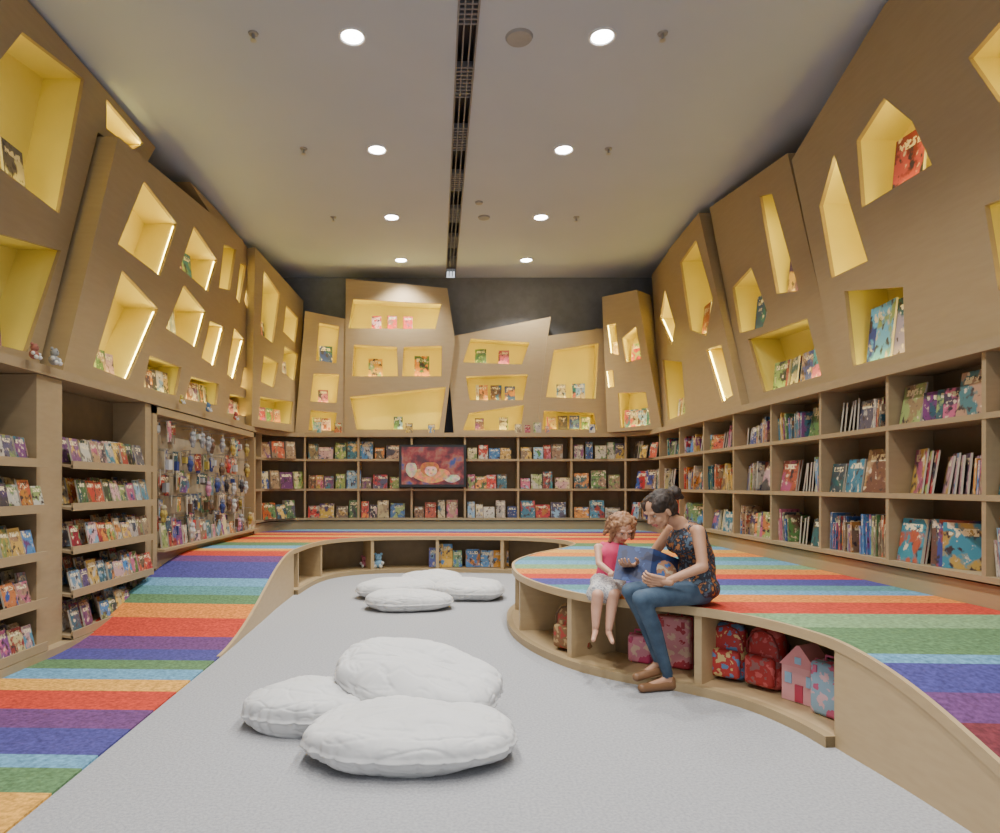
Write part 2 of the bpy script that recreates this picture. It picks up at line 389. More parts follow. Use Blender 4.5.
for (a,b) in bays:
    p0,p1=b,a
    back=(a.y>11.2)
    for z,hm in ((1.822,.36),(1.287,.42),(.759,.42)):
        if back:
            r=(p1-p0).normalized(); d=Vector((-r.y,r.x)); L=(p1-p0).length; s_=.05
            while s_<L-.16:
                w=random.choice((.13,.17,.2,.26)); h=random.uniform(.18,.33)
                q=p0+r*(s_+w/2)+d*random.uniform(.04,.08)
                if not(z>1.2 and -1.0<q.x<.36):
                    for kk in range(random.randint(2,4)):
                        q2=q+d*kk*.022; book(bkb,(q2.x,q2.y,z),r,d,w,h,.016,.12,0,random.uniform(-.05,.05),None)
                s_+=w+random.uniform(.0,.05)
        else: fill(bk,p0,p1,z,hm*.88)
bk.obj('shelf_books',[M_cover,M_page]); bkb.obj('shelf_books',[M_cover,M_page])
bk=MB()
for a,b in rbays:
    for z in RZ:
        y=a+.06
        while y<b-.1:
            w=random.uniform(.11,.16); h=random.uniform(.17,.24); cc=rc()
            for kk in range(3):
                if random.random()<.9: book(bk,(WX0+.06-kk*.1,y+w/2+random.uniform(-.01,.01),z+.026+.0155*kk),(0,1,0),(-1,0,0),w,h,.014,.22,random.uniform(-.05,.05),random.uniform(-.1,.1),cc if random.random()<.5 else None)
            y+=w+random.uniform(0,.02)
bk.obj('rack_books',[M_cover,M_page])

# ------------------------------------------------------------------ towers with lit niches
T=[
('A',(-3.4,0),(-3.4,1),[[(2.6,5.25),(7.7,5.25),(7.51,5.0),(7.3,4.86),(6.44,4.76),(5.5,2.295),(2.3,2.295)],[(4.5,3.77),(5.3,4.95),(6.2,5.12),(5.80,3.71)],[(4.0,3.05),(5.83,3.40),(5.36,2.42),(3.9,2.35)],[(6.6,5.17),(7.4,5.14),(7.15,4.95),(6.6,4.88)],[(3.3,4.9),(4.6,5.1),(4.1,3.5),(3.1,3.3)]]),
('B',(-3.22,0),(-3.22,1),[[(6.47,4.73),(10.38,5.16),(9.42,2.295),(5.54,2.295)],[(7.02,4.55),(7.87,4.43),(7.41,3.67),(6.47,3.69)],[(6.55,3.46),(7.36,3.29),(6.67,2.4),(6.02,2.42)],[(8.39,4.61),(9.22,4.46),(8.87,3.92),(7.95,3.94)],[(8.07,3.77),(8.8,3.63),(8.46,3.09),(7.56,3.13)],[(7.15,2.74),(8.0,2.76),(7.84,2.4),(7.0,2.38)],[(8.95,3.55),(9.52,3.6),(9.12,2.97),(8.65,3.0)],[(8.3,2.7),(9.3,2.76),(9.2,2.45),(8.1,2.4)],[(9.5,4.78),(10.05,4.9),(9.75,4.2),(9.3,4.1)]]),
('C',(-3.3,0),(-3.3,1),[[(8.47,5.2),(9.65,5.25),(10.9,5.22),(11.6,4.6),(11.4,2.295),(9.5,2.295),(10.3,4.9)],[(10.45,4.85),(10.8,4.9),(10.45,4.2),(10.25,4.25)],[(10.95,4.9),(11.4,4.7),(11.0,4.1),(10.7,4.3)],[(10.2,3.75),(10.7,3.68),(10.2,2.96),(9.85,2.99)],[(10.95,4.0),(11.4,3.9),(11.2,3.4),(10.8,3.4)],[(10.0,2.72),(11.2,2.78),(11.2,2.48),(9.9,2.42)],[(10.7,3.25),(11.2,3.2),(11.0,2.9),(10.5,2.9)]]),
('D',(-3.17,10.75),(-2.8,11.95),[[(.05,5.2),(1.6,4.74),(1.4,2.295),(-.05,2.295)],[(.30,4.9),(.8,4.65),(.58,3.75),(.2,3.83)],[(1.0,4.5),(1.42,4.38),(1.3,3.9),(.9,4.02)],[(.95,3.78),(1.4,3.72),(1.28,3.22),(.85,3.32)],[(.3,3.5),(.75,3.45),(.6,3.0),(.22,3.05)],[(.2,2.8),(1.25,2.84),(1.15,2.43),(.15,2.42)]]),
('E',(-2.8,11.95),(-1.85,12.15),[[(.20,4.48),(.96,4.37),(.96,2.295),(.02,2.295)],[(.45,4.28),(.80,4.23),(.75,3.56),(.39,3.6)],[(.35,3.36),(.80,3.36),(.75,2.84),(.29,2.86)],[(.3,2.7),(.76,2.66),(.72,2.34),(.26,2.34)]]),
('F',(0,12.12),(1,12.12),[[(-1.89,5.1),(-.05,4.93),(.09,3.99),(-.11,2.295),(-1.93,2.295)],[(-1.76,4.73),(-.16,4.64),(-.27,4.19),(-1.85,4.2)],[(-1.75,3.9),(-.97,3.86),(-.95,3.33),(-1.78,3.33)],[(-.84,3.86),(-.15,3.88),(-.16,3.33),(-.87,3.33)],[(-1.82,2.95),(-.08,3.13),(-.2,2.36),(-1.7,2.36)]]),
('G',(0,12.16),(1,12.16),[[(-.07,4.04),(1.84,4.42),(1.75,3.8),(1.58,2.295),(.07,2.295)],[(.38,4.02),(1.45,3.95),(1.31,3.55),(.24,3.59)],[(.29,3.33),(1.42,3.37),(1.33,2.9),(.36,2.9)],[(.35,2.66),(1.35,2.81),(1.29,2.35),(.24,2.35)]]),
('H',(0,12.12),(1,12.12),[[(1.77,4.06),(2.78,4.2),(2.88,2.295),(1.58,2.295)],[(1.89,3.8),(2.7,3.93),(2.65,2.92),(1.75,2.95)],[(1.71,2.7),(2.62,2.66),(2.67,2.36),(1.68,2.36)]]),
('R5',(2.65,12.15),(3.57,11.2),[[(.14,4.75),(.84,4.73),(1.31,2.295),(.25,2.295)],[(.24,4.22),(.42,4.22),(.48,3.65),(.31,3.72)],[(.55,3.94),(.82,4.1),(.93,3.53),(.63,3.5)],[(.47,2.98),(1.01,2.94),(1.1,2.38),(.52,2.36)],[(.22,3.4),(.36,3.4),(.39,3.1),(.26,3.1)]]),
('R4',(3.6,0),(3.6,1),[[(11.9,5.1),(11.01,5.2),(9.84,2.295),(11.38,2.295)],[(11.17,4.62),(10.67,3.91),(10.82,3.62),(11.43,4.21)],[(11.3,3.47),(10.35,3.26),(10.2,2.45),(11.01,2.42)]]),
('R3',(3.52,0),(3.52,1),[[(10.77,5.14),(9.43,5.2),(8.04,2.295),(9.78,2.295)],[(10.21,4.76),(9.54,4.86),(8.93,3.85),(9.17,3.4),(9.78,3.62)],[(9.17,3.21),(8.66,3.17),(8.3,2.47),(8.63,2.42)]]),
('R2',(3.62,0),(3.62,1),[[(9.3,5.22),(7.15,4.91),(6.19,2.295),(8.12,2.295)],[(7.8,4.73),(7.5,4.63),(6.92,3.37),(7.39,3.47)],[(8.02,3.97),(7.6,3.32),(7.72,3.18),(8.34,3.25),(8.55,3.88)],[(8.10,3.12),(6.76,3.04),(6.5,2.42),(7.7,2.42)]]),
('R1',(3.52,0),(3.52,1),[[(3.2,5.25),(5.4,5.24),(6.87,4.7),(6.05,2.295),(2.4,2.295)],[(5.41,4.49),(5.08,4.12),(4.87,3.69),(5.7,3.72),(5.77,4.33)],[(6.11,4.38),(5.62,3.24),(6.15,3.26),(6.35,4.01)],[(4.53,4.25),(4.12,4.35),(3.91,3.49),(4.28,3.81)],[(4.39,3.19),(3.6,3.11),(3.3,2.46),(4.28,2.6)],[(5.95,3.08),(5.18,2.89),(5.16,2.38),(5.83,2.39)]]),
]
def cav(poly,k=.03):
    c=Vector((sum(p[0] for p in poly)/len(poly),sum(p[1] for p in poly)/len(poly)))
    out=[]
    for p in poly:
        v=Vector(p)-c; l=v.length; q=c+v*((l+k*1.3)/l); q.y=min(5.28,max(q.y,2.297)); out.append((q.x,q.y))
    return out
def zbot(poly,a):
    zs=[]
    n=len(poly)
    for i in range(n):
        (x0,y0),(x1,y1)=poly[i],poly[(i+1)%n]
        if (x0-a)*(x1-a)<=0 and abs(x1-x0)>1e-6: zs.append(y0+(y1-y0)*(a-x0)/(x1-x0))
    return (min(zs),max(zs)) if zs else None
nb=MB()
PT=.035
niche={}
for nm,p0,p1,polys in T:
    p0=Vector(p0);p1=Vector(p1); t=(p1-p0).normalized()
    n=Vector((-t.y,t.x))
    mid=p0+t*polys[0][0][0]
    if n.dot(mid-Vector((0,6)))<0: n=-n
    W=lambda a,h,dp,p0=p0,t=t,n=n: (p0.x+t.x*a+n.x*dp, p0.y+t.y*a+n.y*dp, h)
    mb=MB()
    out=polys[0]; holes=polys[1:]
    loops=[[Vector((a,h,0)) for a,h in out]]+[[Vector((a,h,0)) for a,h in q] for q in holes]
    flat=[v for l in loops for v in l]
    tris=tessellate_polygon(loops)
    for dp in (0,PT): mb.add([W(v.x,v.y,dp) for v in flat],tris,0)
    D=.45
    for i in range(len(out)):
        a=out[i];b=out[(i+1)%len(out)]; mb.quad([W(*a,0),W(*b,0),W(*b,D),W(*a,D)],0)
    for q in holes:
        c=cav(q)
        sgn=sum(q[i][0]*q[(i+1)%len(q)][1]-q[(i+1)%len(q)][0]*q[i][1] for i in range(len(q)))
        DC=.40
        for i in range(len(q)):
            a=q[i];b=q[(i+1)%len(q)]; mb.quad([W(*a,0),W(*b,0),W(*b,PT),W(*a,PT)],0)
            a=c[i];b=c[(i+1)%len(q)]; mb.quad([W(*a,PT),W(*b,PT),W(*b,DC),W(*a,DC)],1)
            e=Vector((b[0]-a[0],b[1]-a[1])); inn=Vector((-e.y,e.x)).normalized()*(1 if sgn>0 else -1)
            side=abs(inn.x)>.45 and ((nm[0]in'ABCD' and inn.x>0) or (nm in('R1','R2','R3','R4') and inn.x>0) or nm in 'EFGH' or nm=='R5')
            if inn.y>.5 or side:
                A=Vector(a)+e*.06+inn*.010; B=Vector(b)-e*.06+inn*.010
                mb.quad([W(A.x,A.y,PT+.004),W(B.x,B.y,PT+.004),W(B.x,B.y,PT+.020),W(A.x,A.y,PT+.020)],2)
        mb.quad([W(*a,DC) for a in c],1)
        niche.setdefault(nm,[]).append((c,q,W,t,n))
    mb.obj('angular_niche_tower',[M_wood,M_lin,M_led])
def nbooks(nm,idx,n,h=.25,cols=None,span=.7):
    c,q,W,t,nn=niche[nm][idx]
    xs=[a for a,_ in q]; a0,a1=min(xs),max(xs)
    hb=min(v for _,v in q)
    bx=sorted([a for a,v in q if v<hb+.25]); 
    if len(bx)>=2: a0,a1=bx[0],bx[-1]
    r=Vector((nn.y,-nn.x))
    for i in range(n):
        a=a0+(a1-a0)*(.5+(i-(n-1)/2)*span/max(n,1))
        zb=zbot(c,a)
        if not zb: continue
        hh=min(h*random.uniform(.9,1.08),(zb[1]-zb[0])*.85); w=hh*random.uniform(.68,.8)
        col=cols[i%len(cols)] if cols else None
        for k in range(2):
            o=W(a,zb[0]+.03,.10+k*.02)
            book(nb,o,r,nn,w,hh,.016,.1,0,random.uniform(-.25,.25),col)
nbooks('F',0,3,.24,[(.5,.03,.02)],.55); nbooks('F',1,1,.36,[(.7,.35,.03)],.3); nbooks('F',2,1,.36,[(.7,.25,.02)],.3); nbooks('F',3,1,.24,None,.8)
nbooks('G',0,2,.27,None,.8); nbooks('G',1,3,.28,None,.8); nbooks('G',2,2,.22,None,.85)
nbooks('H',0,2,.27,None,.7); nbooks('H',1,4,.24,None,.85)
nbooks('E',0,1,.3); nbooks('E',1,1,.26); nbooks('E',2,2,.22)
nbooks('D',4,3,.22); nbooks('D',2,1,.28); nbooks('D',0,1,.3)
nbooks('R5',0,1,.25);nbooks('R5',1,1,.34,[(.5,.03,.03)]);nbooks('R5',2,4,.3)
nbooks('R4',1,2,.3); nbooks('R3',0,1,.42); 
nbooks('R2',0,1,.5,[(.1,.05,.12)]); nbooks('R2',1,1,.42,[(.03,.06,.14)]); nbooks('R2',2,4,.32,None,.9)
nbooks('R1',0,1,.48,[(.5,.08,.08)],.5); nbooks('R1',4,2,.46,[(.3,.25,.35),(.15,.45,.65)],.8); nbooks('R1',3,3,.4)
nbooks('A',0,2,.36,[(.4,.38,.33),(.12,.1,.09)]); nbooks('A',1,4,.42,[(.03,.05,.03),(.02,.02,.02)],.8)
nbooks('B',1,3,.24); nbooks('B',2,1,.36); nbooks('B',3,1,.45); nbooks('B',4,6,.24,None,.9); nbooks('B',6,7,.24,None,.9)
nbooks('C',4,5,.22)
nb.obj('niche_books',[M_cover,M_page])

cb=MB()
x=-2.4
while x<2.6:
    if not(-.2<x<.3) and random.random()<.35:
        h=random.uniform(.12,.2); book(cb,(x,12.03,2.291),(1,0,0),(0,1,0),h*.75,h,.02,.1,0,random.uniform(-.2,.2))
    x+=random.uniform(.14,.3)
cb.obj('counter_books',[M_cover,M_page])

# ------------------------------------------------------------------ TV
e=empty('television',(-.31,11.9,1.69))
mb=MB(); mb.box(-.60,.60,0,.05,-.38,.38,0); mb.box(-.3,.3,.05,.09,-.2,.2,0); mb.obj('frame',[M_black],e)
m,nt,b=new_mat('screen_image'); L=nt.links.new
tc=nt.nodes.new('ShaderNodeTexCoord'); n=nt.nodes.new('ShaderNodeTexNoise'); n.inputs['Scale'].default_value=4.5; n.inputs['Detail'].default_value=4; L(tc.outputs['Object'],n.inputs['Vector'])
r=nt.nodes.new('ShaderNodeValToRGB'); cr=r.color_ramp
for pz,c in ((.25,(.01,.005,.01)),(.42,(.05,.008,.01)),(.5,(.12,.015,.015)),(.58,(.14,.05,.03)),(.68,(.02,.03,.1))):
    e2=cr.elements.new(pz); e2.color=(*c,1)
cr.elements.remove(cr.elements[-1])
L(n.outputs['Fac'],r.inputs[0]); L(r.outputs[0],b.inputs['Base Color']); L(r.outputs[0],b.inputs['Emission Color']); b.inputs['Emission Strength'].default_value=1.2; b.inputs['Roughness'].default_value=.2
mb=MB(); mb.box(-.555,.555,-.004,.002,-.33,.34,0); mb.obj('screen',[m],e)
def ell(mb,cx,cz,rx,rz,y,mi,col,n=24):
    pts=[(cx+rx*math.cos(2*math.pi*i/n),y,cz+rz*math.sin(2*math.pi*i/n)*(1+.12*math.sin(3*2*math.pi*i/n))) for i in range(n)]
    mb.quad(pts,mi,col)
m2,nt,b=new_mat('screen_shapes'); at=nt.nodes.new('ShaderNodeAttribute'); at.attribute_name='Col'
n=nt.nodes.new('ShaderNodeTexNoise'); n.inputs['Scale'].default_value=14; tc=nt.nodes.new('ShaderNodeTexCoord'); nt.links.new(tc.outputs['Object'],n.inputs['Vector'])
mu=nt.nodes.new('ShaderNodeVectorMath'); mu.operation='MULTIPLY'; nt.links.new(at.outputs['Color'],mu.inputs[0]); nt.links.new(n.outputs['Color'],mu.inputs[1])
nt.links.new(mu.outputs[0],b.inputs['Base Color']); nt.links.new(mu.outputs[0],b.inputs['Emission Color']); b.inputs['Emission Strength'].default_value=1.3
mb=MB()
ell(mb,-.02,-.16,.34,.13,-.0055,0,(.6,.25,.1)); ell(mb,-.05,-.05,.17,.13,-.0060,0,(.4,.13,.04)); ell(mb,-.03,-.09,.11,.09,-.0065,0,(.7,.42,.28)); ell(mb,-.07,-.07,.014,.009,-.007,0,(.05,.02,.02)); ell(mb,.01,-.07,.014,.009,-.007,0,(.05,.02,.02)); ell(mb,-.03,-.13,.025,.007,-.007,0,(.4,.08,.06))
ell(mb,-.38,-.06,.10,.13,-.0056,0,(.5,.36,.26)); ell(mb,.34,-.22,.15,.07,-.0055,0,(.5,.42,.32))
mb.obj('picture',[m2],e)

# ------------------------------------------------------------------ pegboard toy display
e=empty('pegboard_display',(WX0,0,0))
mb=MB(); 
mb.box(-.16,-.13,7.14,10.9,.3,2.2,1)
mb.box(-.3,.02,7.14,7.24,.45,2.2,0); mb.box(-.3,.02,10.82,10.9,.56,2.2,0); mb.box(-.3,.02,7.14,10.9,2.12,2.2,0)
mb.box(-.3,.10,7.24,10.82,.62,.65,0); mb.box(-.3,.0,7.24,10.82,.2,.62,0)
mb.obj('frame_and_panel',[M_wood,mat('panel_pale',(.40,.33,.22),.6)],e)
mb=MB(); mh=MB()
for zz in (2.06,1.78,1.5,1.22,.98):
    y=7.42
    while y<10.5:
        z=zz+random.uniform(-.06,.03); dp=random.uniform(.03,.18); w=random.uniform(.07,.17); h=random.uniform(.11,.25)
        mh.box(-.13,-.13+dp+.03,y-.004,y+.004,z-.004,z+.004,0)
        c=rc(); x=-.13+dp; tw=random.random()
        if tw<.6:
            book(mb,(x,y,z-h),(0,1,0),(-1,0,0),w,h,.01,0,random.uniform(-.12,.12),random.uniform(-.5,.5),c)
        rr=w*random.uniform(.2,.34); c2=random.choice([(.5,.5,.48),(.45,.03,.03),(.03,.03,.04),(.5,.2,.3),(.03,.05,.2),(.4,.3,.06),(.5,.5,.5),(.12,.06,.03),(.3,.3,.3)])
        if tw>.35:
            if tw<.6:
                mb.box(x+.0,x+.05,y-rr,y+rr,z-h*.85,z-h*.4,2,c2)
            else:
                # small hanging doll / plush: head, body, two arms, strap
                for (oy,oz,r1,sz) in ((0,-.10,.038,1),(0,-.17,.045,1.3),(-.045,-.15,.02,1.6),(.045,-.15,.02,1.6),(-.02,-.23,.02,1.8),(.02,-.23,.02,1.8)):
                    cx,cy,cz=x+.02,y+oy,z+oz
                    vs=[];fs=[];nn=8
                    for i in range(5):
                        th=math.pi*i/4
                        for j in range(nn):
                            ph=2*math.pi*j/nn; vs.append((cx+r1*math.sin(th)*math.cos(ph),cy+r1*math.sin(th)*math.sin(ph),cz+r1*sz*math.cos(th)))
                    for i in range(4):
                        for j in range(nn): fs.append((i*nn+j,i*nn+(j+1)%nn,(i+1)*nn+(j+1)%nn,(i+1)*nn+j))
                    mb.add(vs,fs,2,c2 if oz!=-.10 else tuple(min(1,k*.6+.15) for k in c2))
                mb.box(x+.015,x+.02,y-.004,y+.004,z-.07,z,2,c2); w=max(w,.13)
        y+=w+random.uniform(.0,.06)
y=7.35
while y<10.7:
    h=random.uniform(.12,.3);w=random.uniform(.1,.2)
    book(mb,(.03,y+w/2,.652),(0,1,0),(-1,0,0),w,h,random.choice((.02,.08)),.1,0,random.uniform(-.2,.2)); y+=w+.03
mb.obj('hanging_toys',[M_cover,M_page,M_col],e); mh.obj('hooks',[M_metal],e)

# ------------------------------------------------------------------ bean bags
def beanbag(loc,a,b,c,rz,seed,tilt=(0,0)):
    bm=bmesh.new(); bmesh.ops.create_uvsphere(bm,u_segments=200,v_segments=100,radius=1)
    off=Vector((seed*7.3,seed*3.1,seed*1.7))
    for v in bm.verts:
        p=v.co.copy()
        rr=math.hypot(p.x,p.y); ang=math.atan2(p.y,p.x)
        zz=math.copysign(abs(p.z)**.80,p.z)
        k=rr**.85 if rr>0 else 0
        se=(abs(math.cos(ang))**2.4+abs(math.sin(ang))**2.4)**(-1/2.4)
        x=math.cos(ang)*k*se; y=math.sin(ang)*k*se
        q=Vector((x*a*.95,y*b*.95,zz*c))
        s1=noise.noise(Vector((x*1.4,y*1.4,p.z))+off)*.10*c*2
        big=noise.noise(Vector((x*1.1,y*1.1,0))+off*.7)*.04
        w1=noise.noise(Vector((math.cos(ang)*4,math.sin(ang)*4,rr*.8))+off*2)
        w2=noise.noise(Vector((x*1.5,y*4.0,p.z*2))+off*3)
        w3=noise.noise(Vector((x*3.4,y*1.6,p.z*2))+off*5)
        gr=-(math.exp(-(w1/.10)**2)*.012*rr**3+math.exp(-(w2/.05)**2)*.007+math.exp(-(w3/.05)**2)*.005)
        seam=math.exp(-((p.z+.05)/.03)**2)
        d=Vector((p.x/a,p.y/b,p.z/c)).normalized()
        q+=d*(s1+gr+w2*.010)
        q+=Vector((p.x,p.y,0))*(.014*seam); q.x*=(1+big); q.y*=(1-big)
        q.z=max(q.z,-c*.80)
        v.co=q
    me=bpy.data.meshes.new('bean_bag'); bm.to_mesh(me); bm.free(); me.materials.append(M_bean)
    me.polygons.foreach_set('use_smooth',[True]*len(me.polygons))
    o=bpy.data.objects.new('bean_bag',me); o.location=loc; o.rotation_euler=(tilt[0],tilt[1],rz); link(o)
    return o
beanbag((-.19,3.32,.11),.55,.34,.14,.05,1)
beanbag((-.76,3.78,.105),.43,.30,.135,-.12,2,(.0,-.03))
beanbag((-.18,3.80,.25),.50,.33,.13,-.28,3,(.25,.16))
beanbag((-.45,7.30,.09),.50,.33,.115,.1,4)
beanbag((-.62,8.05,.10),.52,.34,.12,.2,5)
beanbag((.22,8.0,.10),.46,.36,.13,-.2,6)
beanbag((-.22,8.3,.16),.42,.3,.11,.1,8,(.12,.0))

# ------------------------------------------------------------------ bags and toy boxes in bench
def rbox(w,d,h,bev,seg=4):
    bm=bmesh.new(); bmesh.ops.create_cube(bm,size=1)
    for v in bm.verts: v.co=Vector((v.co.x*w,v.co.y*d,(v.co.z+.5)*h))
    bmesh.ops.bevel(bm,geom=bm.edges[:],offset=bev,segments=seg,profile=.5,affect='EDGES')
    vs=[v.co.copy() for v in bm.verts]; fs=[tuple(v.index for v in f.verts) for f in bm.faces]; bm.free(); return vs,fs
def tube(pts,r,n=8):
    vs=[];fs=[]
    for i,p in enumerate(pts):
        p=Vector(p);a=Vector(pts[max(i-1,0)]);b=Vector(pts[min(i+1,len(pts)-1)]);t=(b-a).normalized()
        u=t.cross(Vector((0,1,0.01)));u.normalize();w=t.cross(u)
        for j in range(n):
            an=2*math.pi*j/n; vs.append(p+(u*math.cos(an)+w*math.sin(an))*r)
    for i in range(len(pts)-1):
        for j in range(n): fs.append((i*n+j,i*n+(j+1)%n,(i+1)*n+(j+1)%n,(i+1)*n+j))
    return vs,fs
def patmat(name,c1,c2,c3,sc,soft=False):
    m,nt,b=new_mat(name); L=nt.links.new
    tc=nt.nodes.new('ShaderNodeTexCoord'); v=nt.nodes.new('ShaderNodeTexNoise'); v.inputs['Scale'].default_value=sc; v.inputs['Detail'].default_value=3; L(tc.outputs['Object'],v.inputs['Vector'])
    r=nt.nodes.new('ShaderNodeValToRGB'); r.color_ramp.interpolation='CONSTANT'
    r.color_ramp.elements[0].color=(*c3,1); r.color_ramp.elements[1].position=.42; r.color_ramp.elements[1].color=(*c1,1)
    e=r.color_ramp.elements.new(.57); e.color=(*c2,1)
    L(v.outputs['Fac'],r.inputs[0]); L(r.outputs[0],b.inputs['Base Color']); b.inputs['Roughness'].default_value=.6
    return m
def backpack(loc,rz,w,h,c1,c2,c3,sc=16):
    e=empty('school_backpack',loc,rz); d=.16
    pm=patmat('bag_pattern',c1,c2,c3,sc); dm=mat('bag_trim',tuple(x*.5 for x in c1),.6)
    mb=MB(); v,f=rbox(w,d,h,.06); v=[Vector((p.x*(1-.25*(p.z/h)**3),p.y*(1-.3*(p.z/h)**2),p.z)) for p in v]; mb.add(v,f,0); mb.obj('body',[pm],e,True)
    mb=MB(); v,f=rbox(w*.78,.06,h*.5,.028); v=[p+Vector((0,-d/2-.01,h*.06)) for p in v]; mb.add(v,f,0); mb.obj('front_pocket',[pm],e,True)
    mb=MB(); v,f=tube([(-.04,0,h-.02),(-.035,0,h+.02),(0,0,h+.035),(.035,0,h+.02),(.04,0,h-.02)],.008); mb.add(v,f)
    v,f=tube([(-w*.42,-d*.35,h*.55),(-w*.4,-d*.42,h*.75),(-w*.25,-d*.4,h*.92),(0,-d*.36,h*.97),(w*.25,-d*.4,h*.92),(w*.4,-d*.42,h*.75),(w*.42,-d*.35,h*.55)],.006); mb.add(v,f)
    for sgn in(-1,1):
        v,f=tube([(sgn*w*.25,d*.35,h*.9),(sgn*w*.3,d*.62,h*.7),(sgn*w*.32,d*.62,h*.35),(sgn*w*.35,d*.45,h*.08)],.014); mb.add(v,f)
    mb.obj('handle_zip_straps',[dm],e,True)
def toycase(loc,rz,w,h,c1,c2,c3,d=.12):
    e=empty('toy_suitcase',loc,rz)
    pm=patmat('case_pattern',c1,c2,c3,12); dm=mat('case_trim',c2,.4)
    mb=MB(); v,f=rbox(w,d,h,.025); mb.add(v,f); mb.obj('shell',[pm],e,True)
    mb=MB(); v,f=rbox(w+.008,.012,h+.004,.004,2); mb.add([p+Vector((0,0,-.001)) for p in v],f)
    v,f=tube([(-.05,0,h-.005),(-.045,0,h+.03),(.045,0,h+.03),(.05,0,h-.005)],.007); mb.add(v,f)
    for sx_ in(-.3,.3): mb.box(sx_*w-.012,sx_*w+.012,-d/2-.006,-d/2+.01,h*.8,h*.93)
    mb.obj('handle_latches',[dm],e,False)
def dollhouse(loc,rz,w,h):
    e=empty('toy_dollhouse',loc,rz); d=.14
    mb=MB(); hh=h*.62; mb.box(-w/2,w/2,-d/2,d/2,0,hh,0)
    mb.hexa([(-w/2-.01,-d/2-.01,hh),(w/2+.01,-d/2-.01,hh),(w/2+.01,d/2+.01,hh),(-w/2-.01,d/2+.01,hh),(-.01,-d/2-.01,h),(.01,-d/2-.01,h),(.01,d/2+.01,h),(-.01,d/2+.01,h)],1)
    mb.box(-.025,.025,-d/2-.006,-d/2,0.005,hh*.5,2)
    for x_ in(-w*.3,w*.3): mb.box(x_-.022,x_+.022,-d/2-.006,-d/2,hh*.5,hh*.8,3)
    mb.box(-.02,.02,-d/2-.014,-d/2-.009,hh+.02,hh+.06,3)
    mb.obj('house',[mat('house_pink',(.75,.36,.38),.5),mat('roof_rose',(.7,.28,.3),.5),mat('door_red',(.5,.05,.1),.5),mat('window_blue',(.3,.5,.7),.3)],e)
pz=.058
backpack((.98,5.22,pz),-.9,.34,.36,(.20,.10,.04),(.42,.28,.13),(.35,.04,.03),18)
toycase((1.40,4.88,pz),-.65,.17,.2,(.65,.25,.33),(.5,.05,.15),(.7,.5,.4))
toycase((1.60,4.74,pz),-.6,.24,.36,(.6,.25,.28),(.4,.04,.06),(.65,.45,.35))
backpack((1.88,4.47,pz),-.75,.25,.37,(.45,.04,.04),(.12,.22,.4),(.6,.45,.2))
backpack((2.03,4.26,pz),-.95,.25,.38,(.35,.025,.025),(.5,.1,.1),(.25,.1,.1))
dollhouse((2.13,3.98,pz),-1.1,.23,.34)
toycase((2.14,3.72,pz),-1.2,.22,.30,(.25,.38,.5),(.5,.1,.2),(.65,.4,.45))
ib=MB()
for x,w,h,c in ((-.25,.16,.3,(.1,.12,.4)),(-.08,.24,.36,(.7,.42,.06)),(.12,.14,.26,(.2,.35,.2)),(.36,.22,.28,(.08,.2,.45)),(.58,.2,.26,(.1,.25,.5)),(.80,.24,.26,(.7,.32,.03))):
    book(ib,(x,10.47,.062),(1,0,0),(0,1,0),w,h,.05,.08,0,random.uniform(-.15,.15),c)
book(ib,(-1.95,9.6,.062),(.5,.85,0),(-.85,.5,0),.25,.25,.05,.1,0,0,(.15,.4,.3))
ib.obj('bench_books',[M_cover,M_page])
def sph(mb,c,r,mi=0,n=14,sc=(1,1,1)):
    vs=[];fs=[]
    for i in range(n//2+1):
        th=math.pi*i/(n//2)
        for j in range(n):
            ph=2*math.pi*j/n; vs.append((c[0]+r*sc[0]*math.sin(th)*math.cos(ph),c[1]+r*sc[1]*math.sin(th)*math.sin(ph),c[2]+r*sc[2]*math.cos(th)))
    for i in range(n//2):
        for j in range(n): fs.append((i*n+j,i*n+(j+1)%n,(i+1)*n+(j+1)%n,(i+1)*n+j))
    mb.add(vs,fs,mi)
M_plw=mat('plush_white',(.65,.65,.62),.8)
def plush(loc,rz,col,k=1):
    e=empty('toy_plush',loc,rz); e.scale=(k,k,k)
    mb=MB(); sph(mb,(0,0,.07),.075,0,sc=(1,.8,.9)); sph(mb,(0,-.01,.165),.055,0)
    for sg in(-1,1): sph(mb,(sg*.045,0,.215),.022,0); sph(mb,(sg*.07,-.03,.08),.028,1); sph(mb,(sg*.045,-.06,.03),.03,1); sph(mb,(sg*.018,-.058,.175),.007,2)
    mb.obj('plush_body',[mat('plush_fur',col,.8),M_plw,M_black],e,True)
plush((-1.12,10.42,.056),0,(.25,.45,.65)); plush((-1.35,10.5,.056),.3,(.5,.15,.2),.8)
# small toys on the left counter ledge, in front of the towers' feet
for y,c,k in ((5.0,(.35,.12,.08),.7),(5.25,(.3,.3,.28),.8),(7.75,(.5,.4,.1),.6),(8.6,(.1,.2,.4),.7),(9.7,(.4,.08,.08),.7)):
    plush((-3.12,y,2.292),-math.pi/2+math.pi,c,k*.75)

